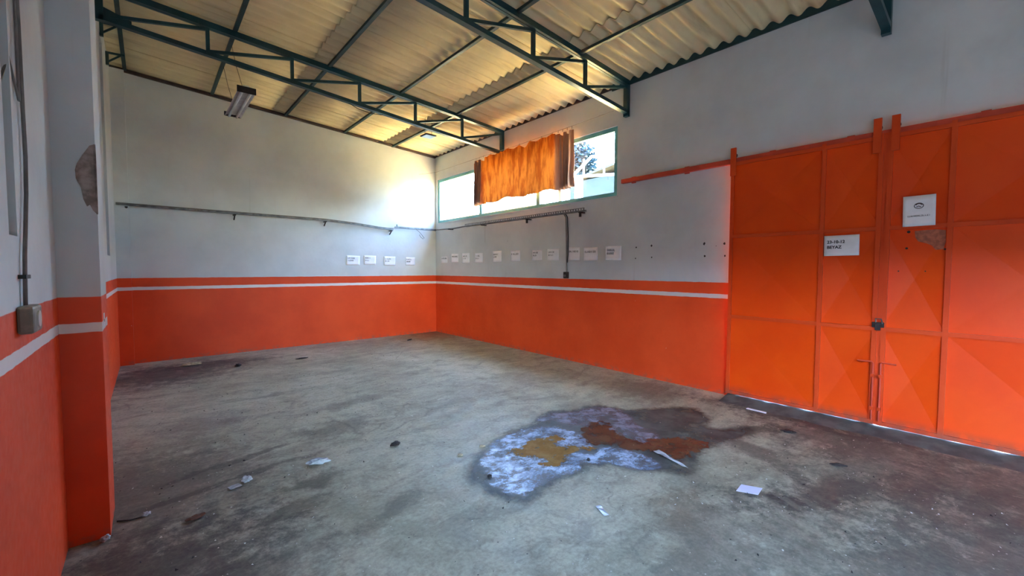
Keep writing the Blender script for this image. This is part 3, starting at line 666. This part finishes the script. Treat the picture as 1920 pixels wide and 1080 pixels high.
STAIN = [(-2.32,-6.02),(-2.07,-5.97),(-1.87,-6.1),(-1.59,-6.14),(-1.48,-6.28),(-1.39,-6.5),(-1.12,-6.66),(-.86,-6.81),(-.81,-6.99),(-1.0,-7.2),(-1.24,-7.3),(-1.16,-7.45),(-.94,-7.54),(-.98,-7.65),(-1.2,-7.64),(-1.6,-7.56),(-1.82,-7.52),(-2.19,-7.65),(-2.35,-7.65),(-2.46,-7.49),(-2.6,-7.35),(-2.66,-7.19),(-2.74,-7.12),(-2.82,-7.08),(-2.97,-7.11),(-3.09,-7.08),(-3.27,-7.10),(-3.39,-7.12),(-3.51,-7.13),(-3.60,-7.05),(-3.65,-6.87),(-3.65,-6.72),(-3.61,-6.56),(-3.46,-6.41),(-3.28,-6.30),(-3.06,-6.20),(-2.87,-6.13),(-2.68,-6.11),(-2.48,-6.09)]
def alpha_mat(name, col, rough, alpha_fn, soft, spec=.5, bumps=.2, wob=.05):
    t = NT(name); p = t.pos(); sh = t.bsdf(col(t, p), rough, 0, t.bump(t.noise(p, 40, 3), bumps, .003), spec)
    at = t.n('ShaderNodeAttribute'); at.attribute_name = 'edge'
    e = t.math('MULTIPLY_ADD', t.math('SUBTRACT', t.noise(p, 11, 6, .7), .5), wob*4, at.outputs['Fac'])
    al = t.math('MULTIPLY', alpha_fn(t, p), t.ramp(e, -soft*.4, soft*.6))
    tr = t.n('ShaderNodeBsdfTransparent'); mx = t.n('ShaderNodeMixShader'); t.put(mx.inputs[0], al); t.put(mx.inputs[1], tr.outputs[0]); t.put(mx.inputs[2], sh)
    return t.done(mx.outputs[0])
M_wet = alpha_mat('damp_concrete', lambda t,p: t.mix(t.ramp(t.noise(p, 5, 5), .35, .65), srgb(62,62,57), srgb(92,92,86)), .5, lambda t,p: t.ramp(t.noise(p, 3.5, 6, .65), .30, .55, .55, .88), .14, .25)
M_film = alpha_mat('soapy_film', lambda t,p: t.mix(t.ramp(t.noise(p, 4.5, 9, .75, .3), .40, .60), srgb(118,134,158), srgb(190,212,240)), .28,
                   lambda t,p: t.ramp(t.noise(t.vscale(p,1,1.3,1,R(30)), 6.5, 10, .82, .3), .40, .58, .10, .95), .05, .3, .5)
M_film2 = alpha_mat('thin_film', lambda t,p: t.mix(t.ramp(t.noise(p, 10, 6, .7, .5), .4, .6), srgb(112,108,116), srgb(140,144,160)), .34,
                   lambda t,p: t.ramp(t.noise(p, 6, 8, .7, .5), .38, .60, .15, .85), .05, .5, .3)
M_amber = alpha_mat('amber_water', lambda t,p: t.mix(t.ramp(t.noise(p, 9, 6, .7), .4, .65), srgb(140,102,50), srgb(158,124,76)), .10, lambda t,p: t.ramp(t.noise(p, 10, 5, .6), .30, .42, .5, 1.), .02, .5, .05, .09)
M_brownw = alpha_mat('brown_water', lambda t,p: t.mix(t.ramp(t.noise(p, 4, 5, .6), .35, .65), srgb(80,58,42), srgb(106,78,58)), .12, lambda t,p: t.ramp(t.noise(p, 8, 5, .6), .33, .46, .3, .97), .03, .4, .05, .10)
FL = [(-2.92,-6.17),(-2.64,-6.19),(-2.43,-6.28),(-2.35,-6.49),(-2.35,-6.61),(-2.42,-6.79),(-2.51,-6.87),(-2.64,-6.88),(-2.58,-6.94),(-2.42,-6.91),(-2.33,-7.02),(-2.3,-7.21),(-2.32,-7.36),(-2.41,-7.46),(-2.57,-7.33),(-2.62,-7.17),(-2.7,-7.07),(-2.8,-7.02),(-2.94,-7.06),(-3.24,-7.01),(-3.46,-7.05),(-3.52,-6.98),(-3.56,-6.82),(-3.49,-6.65),(-3.38,-6.45),(-3.23,-6.32)]
FU = [(-2.43,-6.09),(-2.16,-6.01),(-1.92,-6.14),(-1.71,-6.16),(-1.48,-6.35),(-1.57,-6.61),(-1.75,-6.86),(-1.75,-7.03),(-1.91,-7.15),(-2.12,-7.12),(-2.07,-7.01),(-2.08,-6.84),(-2.11,-6.55),(-2.19,-6.48),(-2.26,-6.33),(-2.29,-6.21)]
AM = [(-3.15,-6.48),(-2.98,-6.46),(-2.84,-6.41),(-2.57,-6.48),(-2.56,-6.59),(-2.7,-6.63),(-2.58,-6.75),(-2.51,-6.87),(-2.64,-6.86),(-2.76,-6.82),(-2.91,-6.86),(-3.03,-6.91),(-3.05,-6.82),(-2.98,-6.74),(-3.06,-6.61)]
BR = [(-2.32,-6.59),(-2.1,-6.51),(-1.9,-6.58),(-2.04,-6.75),(-2.08,-7.02),(-1.87,-7.15),(-1.67,-7.31),(-1.61,-7.45),(-1.85,-7.49),(-2.17,-7.47),(-2.18,-7.28),(-2.27,-7.14),(-2.33,-6.96),(-2.44,-6.81)]
flat('wet_stain', STAIN, .0010, M_wet, pud, .03, 1)
flat('thin_film', FU, .0018, M_film2, pud, .03, 2)
flat('soapy_film', FL, .0026, M_film, pud, .03, 3)
flat('brown_water', BR, .0034, M_brownw, pud, .025, 4)
flat('amber_water', AM, .0042, M_amber, pud, .025, 5)

# ------------------------------------------------------------------ litter on the floor
def flat_sheet(name, c, w_, h, rot, mat, label, cat, crump=.006, seed=0, taper=None, n=8):
    rr = random.Random(seed)
    def fn(U, V):
        x = (U-.5)*w_; y = (V-.5)*h*(taper(U) if taper else 1)
        z = .003+crump*(.6+noise.noise(Vector((U*w_*28+seed, V*h*28, seed)))) if crump > .001 else .003+.004*abs(U-.5)
        return Vector((x, y, max(.0015, z)))
    o = MB().grid(fn, n, n).build(name, mat, smooth=crump < .003)
    sm = o.modifiers.new('solid', 'SOLIDIFY'); sm.thickness = .0008
    o.location = (c[0], c[1], .001); o.rotation_euler = (0,0,R(rot)); return tag(o, label, cat)
def lump(name, c, s, rot, mat, label, cat, seed=0, group=None):
    bm = bmesh.new(); bmesh.ops.create_icosphere(bm, subdivisions=3, radius=1)
    for v in bm.verts:
        k = 1+.55*noise.noise(v.co*1.7+Vector((seed,0,0)))+.3*noise.noise(v.co*5+Vector((seed,3,0)))
        v.co = Vector((v.co.x*k*s[0], v.co.y*k*s[1], max(-.9,v.co.z*k)*s[2]))
    mz = min(v.co.z for v in bm.verts)
    for v in bm.verts: v.co.z -= mz
    me = bpy.data.meshes.new(name); bm.to_mesh(me); bm.free(); me.materials.append(mat)
    o = link(name, me); o.location = (c[0],c[1],.0005); o.rotation_euler = (0,0,R(rot)); return tag(o, label, cat, group)
o = MB(); o.prism([(-.095,.055),(.028,.068),(.085,-.052),(-.035,-.065)], .002, .004); o = o.build('white_card', simple('bluish_white_card', srgb(208,216,240), .6, 0, .03, 5)); o.location = (-2.215,-8.03,.001)
tag(o, 'bluish white paper card lying flat on the floor right of the puddle', 'paper')
flat_sheet('plastic_strip', (-2.20,-7.43), .34, .045, -107, M_plas, 'torn strip of clear plastic lying on the edge of the brown water', 'plastic', .012, 3, lambda U: 1.4-U*1.1)
flat_sheet('plastic_shard', (-3.22,-7.515), .115, .035, -115, M_plas, 'small transparent plastic shard on the floor in front of the puddle', 'plastic', .004, 5)
lump('crumpled_plastic', (-4.40,-5.64), (.075,.035,.022), -20, M_plas, 'crumpled clear plastic film alone in the middle of the left floor', 'plastic', 2)
lump('crumpled_plastic', (-4.88,-5.60), (.030,.032,.022), 20, M_plas, 'crumpled whitish wrapper beside a flat scrap, left part of the floor', 'plastic', 9)
flat_sheet('plastic_scrap', (-4.96,-5.64), .075, .055, 15, M_plas, 'flat whitish plastic scrap beside the crumpled wrapper', 'plastic', .004, 11)
lump('white_pebble', (-5.435,-5.69), (.020,.016,.012), 20, M_plas, 'white lump on the floor near the left pillar foot', 'debris', 4)
flat_sheet('dry_leaf', (-5.205,-5.93), .105, .05, 10, M_rust, 'rust-brown dry leaf lying on the floor near the left pillar', 'leaf', .012, 14, lambda U: .3+math.sin(U*math.pi))
lump('rag', (-4.90,-.74), (.13,.045,.025), 5, M_tan, 'small pale rag at the foot of the far wall', 'rag', 6)
lump('dark_scrap', (-3.43,-1.34), (.085,.022,.012), 8, M_dkdeb, 'flat dark wood scrap on the floor in front of the far wall', 'debris', 7)
lump('dark_lump', (-4.35,-1.30), (.04,.03,.022), 8, M_dkdeb, 'round dark lump on the floor right of the pale rag', 'debris', 8)
lump('dark_scrap', (-1.13,-.79), (.075,.025,.014), 30, M_dkdeb, 'dark scrap on the floor near the far corner', 'debris', 10)
lump('dark_scrap', (-3.78,-5.71), (.045,.028,.016), 8, M_dkdeb, 'dark gritty scrap alone on the floor left of the puddle', 'debris', 12)
lump('dark_clump', (-.80,-7.86), (.055,.03,.012), -60, M_dkdeb, 'dark oily clump on the floor between the puddle and the gate', 'debris', 13)
lump('dark_clump', (-1.29,-8.34), (.055,.015,.010), -60, M_dkdeb, 'long black scrap on the floor right of the white card', 'debris', 15)
lump('yellow_leaf', (-3.22,-6.23), (.026,.020,.008), 10, M_tan, 'small yellowish leaf on the floor behind the left end of the puddle', 'leaf', 16)
lump('yellow_leaf', (-3.46,-6.25), (.022,.018,.008), 40, M_tan, 'small yellowish leaf farther left of the puddle edge', 'leaf', 17)
lump('black_pebble', (-3.50,-6.70), (.016,.016,.012), 40, M_dkdeb, 'round black pebble on the soapy film at the left puddle end', 'debris', 18)
lump('black_pebble', (-2.72,-7.0), (.016,.012,.010), 40, M_dkdeb, 'dark pebble at the lower edge of the soapy film', 'debris', 19)
lump('white_crumb', (-5.61,-5.86), (.022,.016,.016), 40, M_plas, 'white crumb at the very foot of the near pillar', 'debris', 20)
o = MB(); o.prism([(-.018,-.10),(.012,-.095),(.018,.09),(-.012,.10)], .002, .010); o = o.build('wood_strip', M_paper); o.location = (-.375,-7.43,.002); o.rotation_euler = (0,0,R(2)); tag(o, 'short white strip of wood lying in front of the gate threshold', 'debris')
o = MB().tube([(-5.57,-5.66,.005),(-5.51,-5.70,.006),(-5.44,-5.70,.005)], .004, 6).build('twig', M_dkdeb); tag(o, 'dark twig on the floor by the near pillar', 'twig')
# countless crumbs
mb = MB(); rr = random.Random(11)
def crumb(mb, x, y, s, rr):
    v = [mb.bm.verts.new((x+rr.uniform(-s,s), y+rr.uniform(-s,s), z)) for z in (.0005,.0005,.0005,s*.7+.001)]
    for q in ((0,1,3),(1,2,3),(2,0,3),(0,2,1)): 
        mb.bm.faces.new([v[i] for i in q])
for _ in range(650):
    cx, cy = rr.choice([(-4.9,-5.2,),(-4.6,-4.6),(-3.5,-3.5),(-2,-8.2),(-1.2,-8.6),(-3,-7.6),(-3,-1.5),(-4.5,-6)])
    x = cx+rr.gauss(0,.7); y = cy+rr.gauss(0,.7)
    if XL+.1 < x < -.1 and -11 < y < -.1: crumb(mb, x, y, rr.uniform(.003,.009), rr)
o = mb.build('floor_crumbs', simple('pale_crumbs', srgb(200,198,188), .7)); tag(o, 'pale plaster crumbs scattered over the concrete floor', 'crumbs', kind='stuff')
mb = MB()
for _ in range(450):
    cx, cy = rr.choice([(-4.9,-5.0,),(-4.6,-3.6),(-3.5,-3.5),(-2,-8.2),(-1.2,-8.0),(-3,-7.6),(-2,-1.5),(-5.0,-6)])
    x = cx+rr.gauss(0,.8); y = cy+rr.gauss(0,.8)
    if XL+.1 < x < -.1 and -11 < y < -.1: crumb(mb, x, y, rr.uniform(.004,.012), rr)
o = mb.build('floor_grit', M_dkdeb); tag(o, 'dark grit scattered over the concrete floor', 'grit', kind='stuff')

# ------------------------------------------------------------------ outside
t = NT('sunlit_ground'); p = t.pos(); M_ground = t.done(t.bsdf(t.mix(t.ramp(t.noise(p, .6, 4), .35, .65), srgb(150,138,96), srgb(168,152,108)), .95, 0, None, .1))
o = MB().box((.22,-60,-.3),(70,70,-.02)).build('outside_ground', M_ground); tag(o, kind='structure')
M_apron = simple('yellow_bounce_strip', srgb(242,206,132), .9, 0, .03, 1)
o = MB().box((.22,-40,-.1),(5.5,30,-.012)).build('bounce_apron', M_apron); tag(o, kind='structure')  # unseen bright strip added to bounce warm sunlight up onto the roof
M_yard = simple('dark_yard', srgb(36,36,38), .9, 0, .1, 2, spec=0)  # unseen yard, coloured near-black in place of shade to limit its bounce
o = MB().box((-60,-60,-.3),(XL-.2,70,-.02)).build('outside_yard', M_yard); tag(o, kind='structure')
M_canopy = simple('white_steel_paint', srgb(230,235,235), .5, 0, .03, 3)
M_croof = simple('canopy_sheet', srgb(150,160,160), .7, 0, .1, 3)
cn = empty('steel_canopy', (9,2,0), 'white steel canopy with a gable truss seen through the right window pane', 'canopy')
for x in (8.0, 11.0):
    for y in (2.25, -4.0): MB().box((x-.12,y-.12,-.02),(x+.12,y+.12,5.3)).build('post', M_canopy, cn)
    mb = MB(); mb.beam((x,2.5,5.35),(x,-4.3,4.55),.09,.09); mb.beam((x,2.5,5.45),(x,1.6,6.0),.08,.08); mb.beam((x,1.6,6.0),(x,-4.3,4.85),.08,.08)
    for k in range(-4,3): mb.beam((x,k,5.05+k*.117),(x,k,5.66+min(k,1.6)*.2),.05,.05)
    mb.build('gable_truss', M_canopy, cn)
for z in (4.9, 5.2, 5.5): MB().beam((11.0,2.25,z),(11.0,-4.0,z-.3),.06,.07).build('rail', M_canopy, cn)
for k in range(6): MB().beam((8.0,1.6-k*.9,6.0-k*.18),(11.0,1.6-k*.9,6.0-k*.18),.05,.05).build('purlin', M_canopy, cn)
sh_ = empty('shed', (15.5,-2,0), 'grey corrugated shed behind the white steel canopy outside the window', 'shed')
MB().box((13.5,-12,-.02),(18,7.6,6.6)).build('shed_wall', simple('grey_blue_sheeting', srgb(50,60,64), .9, 0, .05, 1, spec=0), sh_)
mb = MB(); mb.prism([(7.9,6.5),(-3.4,8.1),(-12.3,6.5),(-12.3,6.6),(-3.4,8.25),(7.9,6.6)], 13.2, 18.3, lambda p: Vector((p.z,p.x,p.y))); mb.build('shed_roof', simple('pale_shed_roof', srgb(44,48,52), .9), sh_)
nb_ = empty('neighbour_building', (30,36,0), 'pale building across the yard seen through the left window pane', 'building')
M_bw = simple('pale_render', srgb(190,196,196), .9, 0, .05, 1); M_bwin = simple('dark_window', srgb(60,70,78), .3, 0, .05, 2)
MB().box((28.5,26,-.02),(34,50,8.6)).build('building_wall', M_bw, nb_)
for k in range(6): MB().box((28.40,27+k*3.8,5.6),(28.5,29+k*3.8,7.2)).build('window', M_bwin, nb_)
MB().box((28.0,25.5,8.6),(34.4,50.4,8.9)).build('roof', simple('orange_soffit', srgb(226,160,110), .9), nb_)
yb = empty('bounce_building', (-34,-11,0), 'unseen building added across the back yard to bounce a light band through the gateway', 'building')  # unseen, added building: pale roof bounces a light band, dark wall blocks below
mb = MB(); mb.prism([(-34.2,8.85),(-42,15.2),(-42,15.3),(-34.2,8.97)], -60, 30, lambda p: Vector((p.x,p.z,p.y))); mb.build('reflector_roof', simple('pale_blue_reflector', srgb(205,222,246), .6, 0, .04, 1), yb)
MB().box((-38,-60,-.02),(-34,30,8.85)).build('building_wall', simple('dark_light_mask', srgb(46,42,40), .9, 0, .05, 1, spec=0), yb)
tr_ = empty('tree', (20,14.5,0), 'dark bushy tree seen through the window right of the curtain', 'tree')
MB().tube([(20,14.5,-.02),(20.1,14.4,4),(20,14.5,8)], [.25,.2,.12], 8).build('trunk', simple('bark', srgb(80,62,46), .9), tr_)
M_leaf = simple('dark_foliage', srgb(48,66,72), .9, 0, .1, 2, spec=.1)
mb = MB(); rr = random.Random(2)
for _ in range(5200):
    th, fi = rr.uniform(0,6.28), math.acos(rr.uniform(-1,1)); r = (rr.random()**.4)
    c = Vector((20+2.2*r*math.sin(fi)*math.cos(th), 13.6+2.4*r*math.sin(fi)*math.sin(th), 9.9+2.0*r*math.cos(fi)))
    a = Vector((rr.uniform(-1,1),rr.uniform(-1,1),rr.uniform(-1,1))).normalized()*.2; b = a.orthogonal().normalized()*.12
    vs = [mb.bm.verts.new(c+q) for q in (-a, b, a, -b)]; mb.bm.faces.new(vs)
mb.build('foliage', M_leaf, tr_)['kind'] = 'stuff'
print('objects', len(bpy.data.objects))
